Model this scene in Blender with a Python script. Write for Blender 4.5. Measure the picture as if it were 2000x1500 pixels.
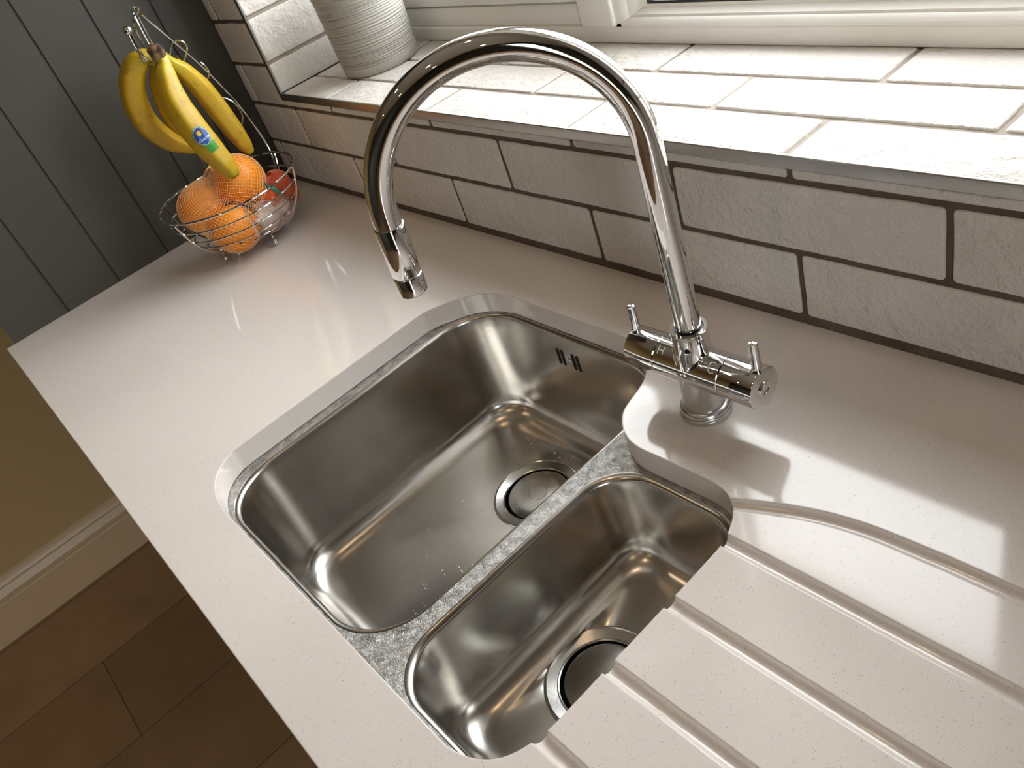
import bpy, bmesh, math, random
from mathutils import Vector, Matrix, noise
from math import sin, cos, pi, sqrt, radians

for o in list(bpy.data.objects):
    bpy.data.objects.remove(o)
S = bpy.context.scene
COL = S.collection
H0 = 0.88                       # height of the worktop above the floor; everything below is measured from the worktop

# ------------------------------------------------------------------ camera
cd = bpy.data.cameras.new('camera')
cd.sensor_width = 36.0
cd.lens = 1629.88 / 2000 * 36
cd.clip_start = 0.01
cam = bpy.data.objects.new('camera', cd)
COL.objects.link(cam)
R = Matrix(((0.63345013, -0.30165939, 0.71256056),
            (0.71386114, 0.58315239, -0.38773131),
            (-0.2985686, 0.75427773, 0.58474087)))
cam.matrix_world = Matrix.Translation((0.69805, -0.59018, 0.55226)) @ R.to_4x4()
S.camera = cam

# ------------------------------------------------------------------ world: bright overcast sky
w = bpy.data.worlds.new('sky'); S.world = w; w.use_nodes = True
nt = w.node_tree; nt.nodes.clear()
wo = nt.nodes.new('ShaderNodeOutputWorld'); bg = nt.nodes.new('ShaderNodeBackground')
tc = nt.nodes.new('ShaderNodeTexCoord'); sx = nt.nodes.new('ShaderNodeSeparateXYZ')
cr = nt.nodes.new('ShaderNodeValToRGB')
nt.links.new(tc.outputs['Generated'], sx.inputs[0]); nt.links.new(sx.outputs['Z'], cr.inputs[0])
e = cr.color_ramp.elements
e[0].position = 0.0; e[0].color = (0.10, 0.105, 0.09, 1)
e[1].position = 0.02; e[1].color = (0.30, 0.31, 0.30, 1)
x_ = cr.color_ramp.elements.new(0.10); x_.color = (0.85, 0.88, 0.92, 1)
x_ = cr.color_ramp.elements.new(.55); x_.color = (.97, .98, 1.0, 1)
x_ = cr.color_ramp.elements.new(.78); x_.color = (.60, .61, .63, 1)
x_ = cr.color_ramp.elements.new(.88); x_.color = (.26, .27, .30, 1)
x_ = cr.color_ramp.elements.new(1.0); x_.color = (.12, .13, .15, 1)
nt.links.new(cr.outputs[0], bg.inputs[0]); bg.inputs[1].default_value = 19.0
nt.links.new(bg.outputs[0], wo.inputs[0])

# window opening (x0, x1, z0, z1) and the plane of the frame
XL, XR0, XR1, ZS, ZH, YW, YF = -0.9472, -0.791, 0.460, 0.1924, 1.02, 0.2258, -0.62

def light(name, kind, loc, rot, energy, color, **kw):
    ld = bpy.data.lights.new(name, kind); ld.energy = energy; ld.color = color
    for k, v in kw.items():
        if k == 'portal': ld.cycles.is_portal = True
        else: setattr(ld, k, v)
    o = bpy.data.objects.new(name, ld); COL.objects.link(o)
    o.location = loc; o.rotation_euler = rot
    return o
light('window_daylight_portal', 'AREA', ((XR0 + XR1) / 2, YW + 0.09, (ZS + ZH) / 2), (radians(-90), 0, 0), 1, (1, 1, 1),
      shape='RECTANGLE', size=XR1 - XR0, size_y=ZH - ZS, portal=True)

DY0, DY1, DZ0, DZ1 = -1.75, -1.15, -0.86, 1.20      # unseen glazed door, added in the right hand wall for side daylight
light('added_door_portal', 'AREA', (2.29, (DY0 + DY1) / 2, (DZ0 + DZ1) / 2), (0, radians(90), 0), 1, (1, 1, 1),
      shape='RECTANGLE', size=DZ1 - DZ0, size_y=DY1 - DY0, portal=True)

vs = S.view_settings
vs.view_transform = 'Standard'; vs.look = 'None'; vs.gamma = 1; vs.use_curve_mapping = False
vs.exposure = -0.46
LAMP_W = 1.35

# ------------------------------------------------------------------ helpers
def srgb(r, g, b):
    f = lambda c: c / 12.92 if c <= 0.04045 else ((c + 0.055) / 1.055) ** 2.4
    return (f(r / 255), f(g / 255), f(b / 255), 1)

class Mat:
    def __init__(s, name, color=(.8, .8, .8, 1), rough=.5, metal=0, **kw):
        s.m = bpy.data.materials.new(name); s.m.use_nodes = True
        s.nt = s.m.node_tree; s.b = s.nt.nodes['Principled BSDF']
        s.b.inputs['Base Color'].default_value = color
        s.b.inputs['Roughness'].default_value = rough
        s.b.inputs['Metallic'].default_value = metal
        for k, v in kw.items(): s.b.inputs[k.replace('_', ' ')].default_value = v
        s.tc = None
    def n(s, t, **kw):
        x = s.nt.nodes.new(t)
        for k, v in kw.items(): setattr(x, k, v)
        return x
    def l(s, a, b): s.nt.links.new(a, b)
    def coord(s, scale=(1, 1, 1), rot=(0, 0, 0)):
        if not s.tc: s.tc = s.n('ShaderNodeTexCoord')
        mp = s.n('ShaderNodeMapping'); mp.inputs['Scale'].default_value = scale; mp.inputs['Rotation'].default_value = rot
        s.l(s.tc.outputs['Object'], mp.inputs[0]); return mp.outputs[0]
    def noise(s, scale, detail=4, rough=.5, c=None):
        x = s.n('ShaderNodeTexNoise'); x.inputs['Scale'].default_value = scale
        x.inputs['Detail'].default_value = detail; x.inputs['Roughness'].default_value = rough
        s.l(c or s.coord(), x.inputs['Vector']); return x.outputs['Fac']
    def ramp(s, fac, stops):
        x = s.n('ShaderNodeValToRGB'); el = x.color_ramp.elements
        while len(el) > 1: el.remove(el[-1])
        el[0].position = stops[0][0]; el[0].color = stops[0][1]
        for p, c in stops[1:]:
            q = el.new(p); q.color = c
        s.l(fac, x.inputs[0]); return x.outputs[0]
    def bump(s, fac, strength=.3, dist=.001, normal=None):
        x = s.n('ShaderNodeBump'); x.inputs['Strength'].default_value = strength; x.inputs['Distance'].default_value = dist
        s.l(fac, x.inputs['Height'])
        if normal: s.l(normal, x.inputs['Normal'])
        s.l(x.outputs[0], s.b.inputs['Normal']); return x.outputs[0]
    def color(s, sock): s.l(sock, s.b.inputs['Base Color'])
    def rough(s, sock): s.l(sock, s.b.inputs['Roughness'])
g = lambda v: (v, v, v, 1)

# materials
M = {}
m = Mat('glazed_tile', srgb(222, 215, 207), .4)
m.color(m.ramp(m.noise(9, 3), [(.3, srgb(216, 209, 202)), (.7, srgb(225, 220, 214))]))
m.b.inputs['Specular IOR Level'].default_value = .12
n1 = m.noise(55, 5, .62); m.bump(m.ramp(n1, [(.35, g(0)), (.62, g(1))]), .8, .0022)
m.rough(m.ramp(n1, [(.3, g(.40)), (.8, g(.52))])); M['tile'] = m.m
m = Mat('daylit_grout', rough=.9); m.color(m.ramp(m.noise(30), [(.3, srgb(146, 136, 126)), (.7, srgb(166, 156, 146))]))  # same grout as the wall, colour lightened to stand for the window light
m.bump(m.noise(400, 3), .4, .0006); M['daylit_grout'] = m.m
m = Mat('brown_grout', rough=.9); m.color(m.ramp(m.noise(30), [(.3, srgb(84, 72, 62)), (.7, srgb(104, 90, 78))])); m.bump(m.noise(400, 3), .4, .0006); M['grout'] = m.m
m = Mat('trim_metal', (.50, .49, .47, 1), .36, 1); M['trim'] = m.m
# worktop quartz: warm white with small grey and pale flecks
m = Mat('quartz', rough=.09)
base = m.ramp(m.noise(3, 2), [(.35, srgb(226, 217, 211)), (.65, srgb(231, 223, 217))])
vor = m.n('ShaderNodeTexVoronoi'); vor.inputs['Scale'].default_value = 420; m.l(m.coord(), vor.inputs['Vector'])
spk = m.ramp(vor.outputs['Distance'], [(.0, g(1)), (.16, g(1)), (.24, g(0))])
sel = m.ramp(m.noise(170, 2), [(.44, g(0)), (.56, g(1))])
mul = m.n('ShaderNodeMath', operation='MULTIPLY'); m.l(spk, mul.inputs[0]); m.l(sel, mul.inputs[1])
mul2 = m.n('ShaderNodeMath', operation='MULTIPLY'); m.l(mul.outputs[0], mul2.inputs[0]); mul2.inputs[1].default_value = .42
mx = m.n('ShaderNodeMix', data_type='RGBA'); m.l(mul2.outputs[0], mx.inputs[0]); m.l(base, mx.inputs[6]); mx.inputs[7].default_value = srgb(140, 126, 114)
vor2 = m.n('ShaderNodeTexVoronoi'); vor2.inputs['Scale'].default_value = 60; m.l(m.coord(), vor2.inputs['Vector'])
sp2 = m.ramp(vor2.outputs['Distance'], [(.0, g(.55)), (.03, g(.45)), (.045, g(0))])
mx2 = m.n('ShaderNodeMix', data_type='RGBA'); m.l(sp2, mx2.inputs[0]); m.l(mx.outputs[2], mx2.inputs[6]); mx2.inputs[7].default_value = srgb(120, 108, 98)
m.color(mx2.outputs[2])
bv = m.n('ShaderNodeBevel'); bv.samples = 6; bv.inputs['Radius'].default_value = .0022
m.l(bv.outputs[0], m.b.inputs['Normal'])
m.b.inputs['Specular IOR Level'].default_value = .62
M['quartz'] = m.m
m = Mat('chrome', (.80, .80, .81, 1), .035, 1); M['chrome'] = m.m
m = Mat('satin_chrome', (.62, .62, .61, 1), .3, 1); M['satin'] = m.m
m = Mat('black_rubber', (.012, .012, .012, 1), .5); M['rubber'] = m.m
m = Mat('dark_hole', (.006, .006, .006, 1), .7); M['hole'] = m.m
# brushed steel of the bowls
m = Mat('brushed_steel', (.58, .56, .53, 1), .225, 1)
nb = m.noise(45, 3, .5); m.rough(m.ramp(nb, [(.3, g(.215)), (.7, g(.235))]))
m.b.inputs['Anisotropic'].default_value = .3
M['steel'] = m.m
m = Mat('scratched_steel', (.56, .55, .53, 1), .36, 1)
ns = m.n('ShaderNodeTexNoise'); ns.inputs['Scale'].default_value = 330; ns.inputs['Detail'].default_value = 8; ns.inputs['Distortion'].default_value = 4
m.l(m.coord(), ns.inputs['Vector'])
m.bump(ns.outputs['Fac'], .9, .0008)
m.color(m.ramp(m.noise(90, 8, .7), [(.36, (.26, .25, .235, 1)), (.60, (.58, .57, .55, 1))])); M['scratch'] = m.m
m = Mat('waste_steel', (.56, .56, .545, 1), .2, 1); m.bump(m.noise(500, 3), .12, .0004); M['waste'] = m.m
m = Mat('water', (.95, .97, 1, 1), .02); m.b.inputs['Transmission Weight'].default_value = 1; m.b.inputs['IOR'].default_value = 1.33; M['water'] = m.m
m = Mat('slate_grey_paint', srgb(68, 65, 58), .42); m.bump(m.noise(120, 3), .08, .0006); M['panel'] = m.m
m = Mat('beige_wall_paint', srgb(190, 162, 112), .8); m.bump(m.noise(80, 3), .1, .001); M['beige'] = m.m
m = Mat('white_paint', srgb(226, 220, 208), .6); M['white'] = m.m
m = Mat('skirting_paint', srgb(204, 176, 140), .35); M['skirt'] = m.m
m = Mat('window_upvc', srgb(238, 235, 228), .28); m.bump(m.noise(40, 2), .04, .001); M['upvc'] = m.m
# floor tiles
m = Mat('floor_tile', rough=.5)
bk = m.n('ShaderNodeTexBrick'); m.l(m.coord((1, 1, 1), (0, 0, radians(90))), bk.inputs['Vector'])
bk.inputs['Scale'].default_value = 1; bk.inputs['Brick Width'].default_value = .61; bk.inputs['Row Height'].default_value = .305
bk.inputs['Mortar Size'].default_value = .0015; bk.inputs['Mortar'].default_value = srgb(96, 76, 56)
bk.inputs['Color1'].default_value = srgb(176, 146, 112); bk.inputs['Color2'].default_value = srgb(140, 112, 82)
mx = m.n('ShaderNodeMix', data_type='RGBA', blend_type='MULTIPLY'); mx.inputs[0].default_value = .6
m.l(bk.outputs['Color'], mx.inputs[6]); m.l(m.ramp(m.noise(7, 6, .65), [(.3, g(.6)), (.7, g(1))]), mx.inputs[7]); m.color(mx.outputs[2]); M['floor'] = m.m
m = Mat('stoneware', srgb(176, 172, 164), .5); m.bump(m.noise(90, 4), .2, .0008)
m.color(m.ramp(m.noise(20, 4, .6, m.coord((1, 1, 12))), [(.3, srgb(160, 156, 148)), (.7, srgb(192, 188, 180))])); M['stoneware'] = m.m
m = Mat('cabinet_paint', srgb(196, 192, 182), .4); M['cabinet'] = m.m
m = Mat('outside_ground', srgb(96, 96, 90), .9); M['ground'] = m.m
# fruit
def banana_mat(name, a, b_, green):
    m = Mat(name, rough=.42)
    sp = m.ramp(m.noise(7, 3), [(.35, a), (.65, b_)])
    fl = m.ramp(m.noise(75, 6, .7), [(.58, g(0)), (.67, g(.8))])
    mx = m.n('ShaderNodeMix', data_type='RGBA'); m.l(fl, mx.inputs[0]); m.l(sp, mx.inputs[6]); mx.inputs[7].default_value = srgb(140, 96, 30)
    at = m.n('ShaderNodeAttribute', attribute_name='along')
    gm = m.ramp(at.outputs['Fac'], [(0, g(.85)), (.16, g(.35)), (.3, g(0)), (.86, g(0)), (.95, g(.6)), (1, g(.6))])
    mx2 = m.n('ShaderNodeMix', data_type='RGBA'); m.l(gm, mx2.inputs[0]); m.l(mx.outputs[2], mx2.inputs[6]); mx2.inputs[7].default_value = green
    ed = m.ramp(at.outputs['Fac'], [(.965, g(0)), (.985, g(1))])
    mx3 = m.n('ShaderNodeMix', data_type='RGBA'); m.l(ed, mx3.inputs[0]); m.l(mx2.outputs[2], mx3.inputs[6]); mx3.inputs[7].default_value = srgb(60, 42, 30)
    m.color(mx3.outputs[2]); m.bump(m.noise(60, 3), .1, .001); return m.m
M['banana'] = banana_mat('banana_peel', srgb(192, 156, 30), srgb(180, 146, 30), srgb(156, 158, 26))
M['banana_ripe'] = banana_mat('banana_peel_ripe', srgb(190, 146, 26), srgb(176, 140, 24), srgb(150, 146, 30))
m = Mat('banana_crown', srgb(70, 50, 34), .8); m.color(m.ramp(m.noise(90, 5), [(.4, srgb(46, 30, 22)), (.65, srgb(150, 112, 74))])); m.bump(m.noise(150, 4), .6, .002); M['crown'] = m.m
def citrus(name, a, b_):
    m = Mat(name, rough=.38); m.color(m.ramp(m.noise(12, 4), [(.3, a), (.7, b_)]))
    v = m.n('ShaderNodeTexVoronoi'); v.inputs['Scale'].default_value = 420; m.l(m.coord(), v.inputs['Vector'])
    m.bump(v.outputs['Distance'], .35, .0008); m.b.inputs['Subsurface Weight'].default_value = .08
    m.b.inputs['Subsurface Radius'].default_value = (.01, .004, .002); return m.m
M['orange'] = citrus('orange_peel', srgb(246, 138, 8), srgb(252, 160, 18))
M['mandarin'] = citrus('mandarin_peel', srgb(224, 84, 30), srgb(236, 104, 40))
m = Mat('garlic_skin', srgb(220, 206, 192), .5); m.color(m.ramp(m.noise(40, 4, .6, m.coord((1, 1, .2))), [(.35, srgb(196, 168, 158)), (.6, srgb(228, 218, 206))])); M['garlic'] = m.m
M['net_orange'] = Mat('orange_net', srgb(240, 196, 140), .5).m
M['net_red'] = Mat('red_net', srgb(205, 110, 84), .5).m
M['net_pale'] = Mat('pale_net', srgb(200, 168, 158), .5).m
M['teal'] = Mat('teal_label', srgb(34, 150, 128), .4).m
M['green_label'] = Mat('green_label', srgb(52, 140, 44), .4).m
M['blue_label'] = Mat('blue_label', srgb(24, 70, 150), .3).m
M['white_label'] = Mat('white_label', srgb(214, 230, 240), .3).m
M['yellow_label'] = Mat('yellow_label', srgb(214, 190, 60), .4).m
m = Mat('engraving', srgb(214, 212, 206), .5); M['mark'] = m.m
m = Mat('red_mark', srgb(190, 30, 34), .4); M['redmark'] = m.m
# clear glass: lets daylight straight through and mirrors at the surface
gm = bpy.data.materials.new('window_glass'); gm.use_nodes = True; t = gm.node_tree; t.nodes.clear()
o_ = t.nodes.new('ShaderNodeOutputMaterial'); tr = t.nodes.new('ShaderNodeBsdfTransparent'); gl = t.nodes.new('ShaderNodeBsdfGlossy')
fr = t.nodes.new('ShaderNodeFresnel'); mi = t.nodes.new('ShaderNodeMixShader'); gl.inputs['Roughness'].default_value = 0.0; fr.inputs[0].default_value = 1.45
tr.inputs[0].default_value = (.97, .98, .97, 1)
ge = t.nodes.new('ShaderNodeNewGeometry'); fm = t.nodes.new('ShaderNodeMath'); fm.operation = 'SUBTRACT'; fm.use_clamp = True
t.links.new(fr.outputs[0], fm.inputs[0]); t.links.new(ge.outputs['Backfacing'], fm.inputs[1]); t.links.new(fm.outputs[0], mi.inputs[0]); t.links.new(tr.outputs[0], mi.inputs[1]); t.links.new(gl.outputs[0], mi.inputs[2]); t.links.new(mi.outputs[0], o_.inputs[0])
M['glass'] = gm

def root(name, loc, label, cat, group=None):
    o = bpy.data.objects.new(name, None); COL.objects.link(o); o.location = loc; o.empty_display_size = .02
    o['label'] = label; o['category'] = cat
    if group: o['group'] = group
    return o
def origin_of(p):
    v = Vector((0, 0, 0))
    while p: v += p.location; p = p.parent
    return v
def finish(name, bm, mats, parent=None, smooth=True, angle=35, loc=None, recalc=True):
    """world-space bmesh -> one mesh object (vertices made relative to its parent or to loc)"""
    if recalc: bmesh.ops.recalc_face_normals(bm, faces=bm.faces)
    off = origin_of(parent) if parent else Vector(loc or (0, 0, 0))
    for v in bm.verts: v.co -= off
    me = bpy.data.meshes.new(name); bm.to_mesh(me); bm.free()
    for mm in (mats if isinstance(mats, (list, tuple)) else [mats]): me.materials.append(mm)
    if smooth:
        me.polygons.foreach_set('use_smooth', [True] * len(me.polygons))
        try: me.set_sharp_from_angle(angle=radians(angle))
        except Exception: pass
    o = bpy.data.objects.new(name, me); COL.objects.link(o)
    if parent: o.parent = parent
    else: o.location = off
    return o
def tag(o, label, cat, group=None, kind=None):
    if label: o['label'] = label
    if cat: o['category'] = cat
    if group: o['group'] = group
    if kind: o['kind'] = kind
    return o
def struct(o): o['kind'] = 'structure'; return o

def box(bm, x0, x1, y0, y1, z0, z1, bev=0, mi=0, seg=2):
    r = bmesh.ops.create_cube(bm, size=1)
    vs_ = r['verts']
    for v in vs_:
        v.co = Vector(((x0 + x1) / 2 + v.co.x * (x1 - x0), (y0 + y1) / 2 + v.co.y * (y1 - y0), (z0 + z1) / 2 + v.co.z * (z1 - z0)))
    fs = {f for v in vs_ for f in v.link_faces}
    for f in fs: f.material_index = mi
    if bev:
        es = list({e for v in vs_ for e in v.link_edges})
        r = bmesh.ops.bevel(bm, geom=es, offset=bev, segments=seg, affect='EDGES', profile=.5)
        for f in r['faces']: f.material_index = mi
def strip(bm, a, b, mi=0, closed=True):
    n = len(a)
    for i in range(n if closed else n - 1):
        f = bm.faces.new((a[i], a[(i + 1) % n], b[(i + 1) % n], b[i])); f.material_index = mi
def ring(bm, pts): return [bm.verts.new(p) for p in pts]
def frame_axes(d):
    d = d.normalized(); u = Vector((0, 0, 1)) if abs(d.z) < .9 else Vector((1, 0, 0))
    a = d.cross(u).normalized(); return a, d.cross(a).normalized()
def lathe(bm, prof, c=(0, 0, 0), axis=(0, 0, 1), seg=48, mi=0, closed=False):
    """prof: list of (radius, height); caps when radius is 0"""
    c = Vector(c); d = Vector(axis).normalized(); a, b = frame_axes(d); rows = []
    for r, h in prof:
        if r < 1e-7: rows.append([bm.verts.new(c + d * h)])
        else: rows.append([bm.verts.new(c + d * h + (a * cos(t) + b * sin(t)) * r) for t in (2 * pi * i / seg for i in range(seg))])
    for p, q in zip(rows, rows[1:]):
        if len(p) == 1 and len(q) == 1: continue
        if len(p) == 1:
            for i in range(seg): bm.faces.new((p[0], q[i], q[(i + 1) % seg])).material_index = mi
        elif len(q) == 1:
            for i in range(seg): bm.faces.new((p[i], q[0], p[(i + 1) % seg])).material_index = mi
        else: strip(bm, p, q, mi)
def tube(bm, pts, rad, seg=10, mi=0, closed=False, cap=True, shape=None, store=None):
    pts = [Vector(p) for p in pts]; n = len(pts)
    rr = rad if isinstance(rad, (list, tuple)) else [rad] * n
    tg = []
    for i in range(n):
        if closed: d = pts[(i + 1) % n] - pts[i - 1]
        else: d = pts[min(i + 1, n - 1)] - pts[max(i - 1, 0)]
        tg.append(d.normalized())
    a, b = frame_axes(tg[0]); rows = []; fr_ = []
    for i in range(n):
        if i:
            q = tg[i - 1].rotation_difference(tg[i]); a = q @ a
            a = (a - tg[i] * a.dot(tg[i])).normalized(); b = tg[i].cross(a)
        fr_.append((pts[i], a.copy(), b.copy(), rr[i]))
        row = []
        for k in range(seg):
            t = 2 * pi * k / seg; s = shape(t) if shape else 1
            row.append(bm.verts.new(pts[i] + (a * cos(t) + b * sin(t)) * rr[i] * s))
        rows.append(row)
    for p, q in zip(rows, rows[1:]): strip(bm, p, q, mi)
    if closed:
        # align last ring to first
        best = min(range(seg), key=lambda k: (rows[-1][k].co - rows[0][0].co).length)
        strip(bm, rows[-1][best:] + rows[-1][:best], rows[0], mi)
    elif cap:
        for rw in (rows[0], rows[-1]):
            try: bm.faces.new(rw).material_index = mi
            except ValueError: pass
    if store is not None: store.extend(fr_)
    return rows
def smooth_path(pts, sub=8, closed=False):
    P = [Vector(p) for p in pts]; n = len(P); out = []
    rng = range(n) if closed else range(n - 1)
    for i in rng:
        if closed: p0, p1, p2, p3 = P[i - 1], P[i], P[(i + 1) % n], P[(i + 2) % n]
        else: p0, p1, p2, p3 = P[max(i - 1, 0)], P[i], P[i + 1], P[min(i + 2, n - 1)]
        for k in range(sub):
            t = k / sub
            out.append(.5 * ((2 * p1) + (p2 - p0) * t + (2 * p0 - 5 * p1 + 4 * p2 - p3) * t * t + (3 * p1 - p0 - 3 * p2 + p3) * t ** 3))
    if not closed: out.append(P[-1].copy())
    return out
def interp(vals, sub=8):
    out = []
    for a, b in zip(vals, vals[1:]):
        for k in range(sub): t = k / sub; t = t * t * (3 - 2 * t) * .5 + t * .5; out.append(a + (b - a) * t)
    out.append(vals[-1]); return out

def frame_ring(bm, u0, u1, z0, z1, w0, w1, d0, d1, axis='y', bev=.003, wb=None):
    '''closed rectangular frame: outer u0..u1, z0..z1; side width w0, top/bottom width w1; depth d0..d1 along axis'''
    wb = w1 if wb is None else wb; e = bev
    P = lambda u, d, z: Vector((u, d, z)) if axis == 'y' else Vector((d, u, z))
    def rect(ins_o, outer):
        if outer: return [(u0 + ins_o, z0 + ins_o), (u1 - ins_o, z0 + ins_o), (u1 - ins_o, z1 - ins_o), (u0 + ins_o, z1 - ins_o)]
        return [(u0 + w0 - ins_o, z0 + wb - ins_o), (u1 - w0 + ins_o, z0 + wb - ins_o), (u1 - w0 + ins_o, z1 - w1 + ins_o), (u0 + w0 - ins_o, z1 - w1 + ins_o)]
    rows = []
    for (outer, ins, d) in ((True, 0, d1), (True, 0, d0 + e), (True, e * .3, d0 + e * .3), (True, e, d0), (False, e, d0), (False, e * .3, d0 + e * .3), (False, 0, d0 + e), (False, 0, d1)):
        rows.append(ring(bm, [P(u, d, z) for u, z in rect(ins, outer)]))
    for a, b in zip(rows, rows[1:] + rows[:1]): strip(bm, a, b)

# ------------------------------------------------------------------ tiles
rnd = random.Random(4)
def tile(bm, O, U, V, N, u0, u1, v0, v1, th=.0022, wob=.0009, mi=0):
    """one rustic tile: wavy outline, rounded corners, softly raised face. O + U*u + V*v, thickness along N"""
    if u1 - u0 < .006 or v1 - v0 < .004: return
    rc = min(.004, (v1 - v0) * .3, (u1 - u0) * .3)
    pts = []
    def side(a, b, n):
        for k in range(n): t = k / n; pts.append((a[0] + (b[0] - a[0]) * t, a[1] + (b[1] - a[1]) * t))
    nu = max(2, int((u1 - u0) / .012)); nv = max(2, int((v1 - v0) / .012))
    def arc(cx, cy, a0):
        for k in range(4): t = a0 + (pi / 2) * k / 4; pts.append((cx + rc * cos(t), cy + rc * sin(t)))
    side((u0 + rc, v0), (u1 - rc, v0), nu); arc(u1 - rc, v0 + rc, -pi / 2)
    side((u1, v0 + rc), (u1, v1 - rc), nv); arc(u1 - rc, v1 - rc, 0)
    side((u1 - rc, v1), (u0 + rc, v1), nu); arc(u0 + rc, v1 - rc, pi / 2)
    side((u0, v1 - rc), (u0, v0 + rc), nv); arc(u0 + rc, v0 + rc, pi)
    sd = rnd.uniform(0, 50); cu, cv = (u0 + u1) / 2, (v0 + v1) / 2; hu, hv = (u1 - u0) / 2, (v1 - v0) / 2
    rows = []
    lift = rnd.uniform(-.0003, .0003)
    for ins, h in ((0, -.002), (0, th - .0012), (.0008, th - .0003), (.0022, th)):
        row = []
        for (u, v) in pts:
            wu = noise.noise(Vector((u * 45, v * 45, sd))) * wob; wv = noise.noise(Vector((u * 45, v * 45, sd + 9))) * wob
            uu = cu + (u - cu) * (1 - ins / hu) + wu; vv = cv + (v - cv) * (1 - ins / hv) + wv
            row.append(bm.verts.new(O + U * uu + V * vv + N * (h + (lift if h > 0 else 0))))
        rows.append(row)
    for a, b in zip(rows, rows[1:]): strip(bm, a, b, mi)
    bm.faces.new(rows[-1]).material_index = mi
def quad(bm, pts, mi=0):
    f = bm.faces.new([bm.verts.new(p) for p in pts]); f.material_index = mi; return f

X, Y, Z = Vector((1, 0, 0)), Vector((0, 1, 0)), Vector((0, 0, 1))
PITCH, GAP, TH = .2925, .0066, .0022
ZR = [.0888, .1661, .2434, .3207]
while ZR[-1] < 1.5: ZR.append(ZR[-1] + .0773)
XEND = 2.2
# back wall: solid masonry around the opening, then tiles on the room side
bm = bmesh.new()
y0, y1 = TH, .34
for (a, b, c, d_) in ((-1.0, XEND, -H0, ZS - .012), (-1.0, XR0 - .006, ZS - .012, 1.52), (XR1 + .006, XEND, ZS - .012, 1.52), (XR0 - .006, XR1 + .006, ZH + .006, 1.52)):
    box(bm, a, b, y0, y1, c, d_, mi=1)
bottoms = [.0125] + [z + GAP / 2 for z in ZR]; tops = [z - GAP / 2 for z in ZR]
ZTRIM = ZS - .0132
for r, (zb, zt) in enumerate(zip(bottoms, tops)):
    off = .2552 if r % 2 == 0 else .1091
    k0 = math.floor((XL - off) / PITCH); x = off + k0 * PITCH
    while x < XEND:
        a, b = max(x + GAP / 2, XL + .001), min(x + PITCH - GAP / 2, XEND); x += PITCH
        if a >= b: continue
        O = Vector((0, TH, 0)); N = -Y
        oz0, oz1, ox0, ox1 = ZTRIM, ZH + .010, XR0 - .010, XR1 + .010    # opening with its trim
        if zt <= oz0 or zb >= oz1: tile(bm, O, X, Z, N, a, b, zb, zt)
        elif zb < oz0:                                        # tile cut under the trim of the sill
            for (p, q, top) in ((a, min(b, ox0), zt), (max(a, ox0), min(b, ox1), oz0), (max(a, ox1), b, zt)):
                if q > p: tile(bm, O, X, Z, N, p, q, zb, top, wob=.0004)
        else:
            if a < ox0: tile(bm, O, X, Z, N, a, min(b, ox0), zb, zt)
            if b > ox1: tile(bm, O, X, Z, N, max(a, ox1), b, zb, zt)
wall_back = struct(finish('wall_back', bm, [M['tile'], M['grout']], angle=50))
# sill tiles
bm = bmesh.new()
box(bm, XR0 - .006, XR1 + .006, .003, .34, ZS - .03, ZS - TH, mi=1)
for (v0, v1, off) in ((.0015, .0746 - GAP / 2, .2510), (.0746 + GAP / 2, .1525 - GAP / 2, .1110), (.1525 + GAP / 2, .232, .2566)):
    x = off - PITCH * 4
    while x < XR1:
        a, b = max(x + GAP / 2, XR0 + .002), min(x + PITCH - GAP / 2, XR1 - .002); x += PITCH
        if b > a: tile(bm, Vector((0, 0, ZS - TH)), X, Y, Z, a, b, v0, v1, wob=.0009)
tag(finish('sill_tiles', bm, [M['tile'], M['daylit_grout']], wall_back, angle=50), 'row of tiles laid flat as the window sill', None)
# reveal tiles, left and right, and the head
bm = bmesh.new()
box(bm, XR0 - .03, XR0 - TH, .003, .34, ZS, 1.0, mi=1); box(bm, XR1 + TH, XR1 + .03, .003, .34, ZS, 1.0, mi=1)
zr = [ZS - .004, .2463]
while zr[-1] < ZH: zr.append(zr[-1] + .0785)
for a, b in zip(zr, zr[1:]):
    tile(bm, Vector((XR0 - TH, 0, 0)), Y, Z, X, .0015, .235, max(a + GAP / 2, ZS + .001), min(b - GAP / 2, ZH), wob=.0009)
    tile(bm, Vector((XR1 + TH, 0, 0)), Y, Z, -X, .0015, .235, max(a + GAP / 2, ZS + .001), min(b - GAP / 2, ZH), wob=.0009)
finish('reveal_tiles', bm, [M['tile'], M['daylit_grout']], wall_back, angle=50)
bm = bmesh.new(); box(bm, XR0 - .006, XR1 + .006, .003, .34, ZH, ZH + .02)
finish('window_head', bm, M['white'], wall_back)
# metal tile trim round the opening (L section)
bm = bmesh.new(); e_ = .0012
box(bm, XR0 - .0105, XR1 + .0105, -e_, .0026, ZS - .0130, ZS + .0008, bev=.0013, seg=4)
for s, xx in ((-1, XR0), (1, XR1)):
    a, b = sorted((xx, xx + s * .0100))
    box(bm, a, b, -e_, .0006, ZS + .0009, ZH, bev=.0005)
    a, b = sorted((xx - s * .0008, xx + s * .0008)); box(bm, a, b, -e_ - .0001, .002, ZS + .001, ZH, bev=.0004)
box(bm, XR0 - .0105, XR1 + .0105, -e_, .0006, ZH, ZH + .010, bev=.0005)
struct(finish('trim_1', bm, M['trim']))

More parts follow.
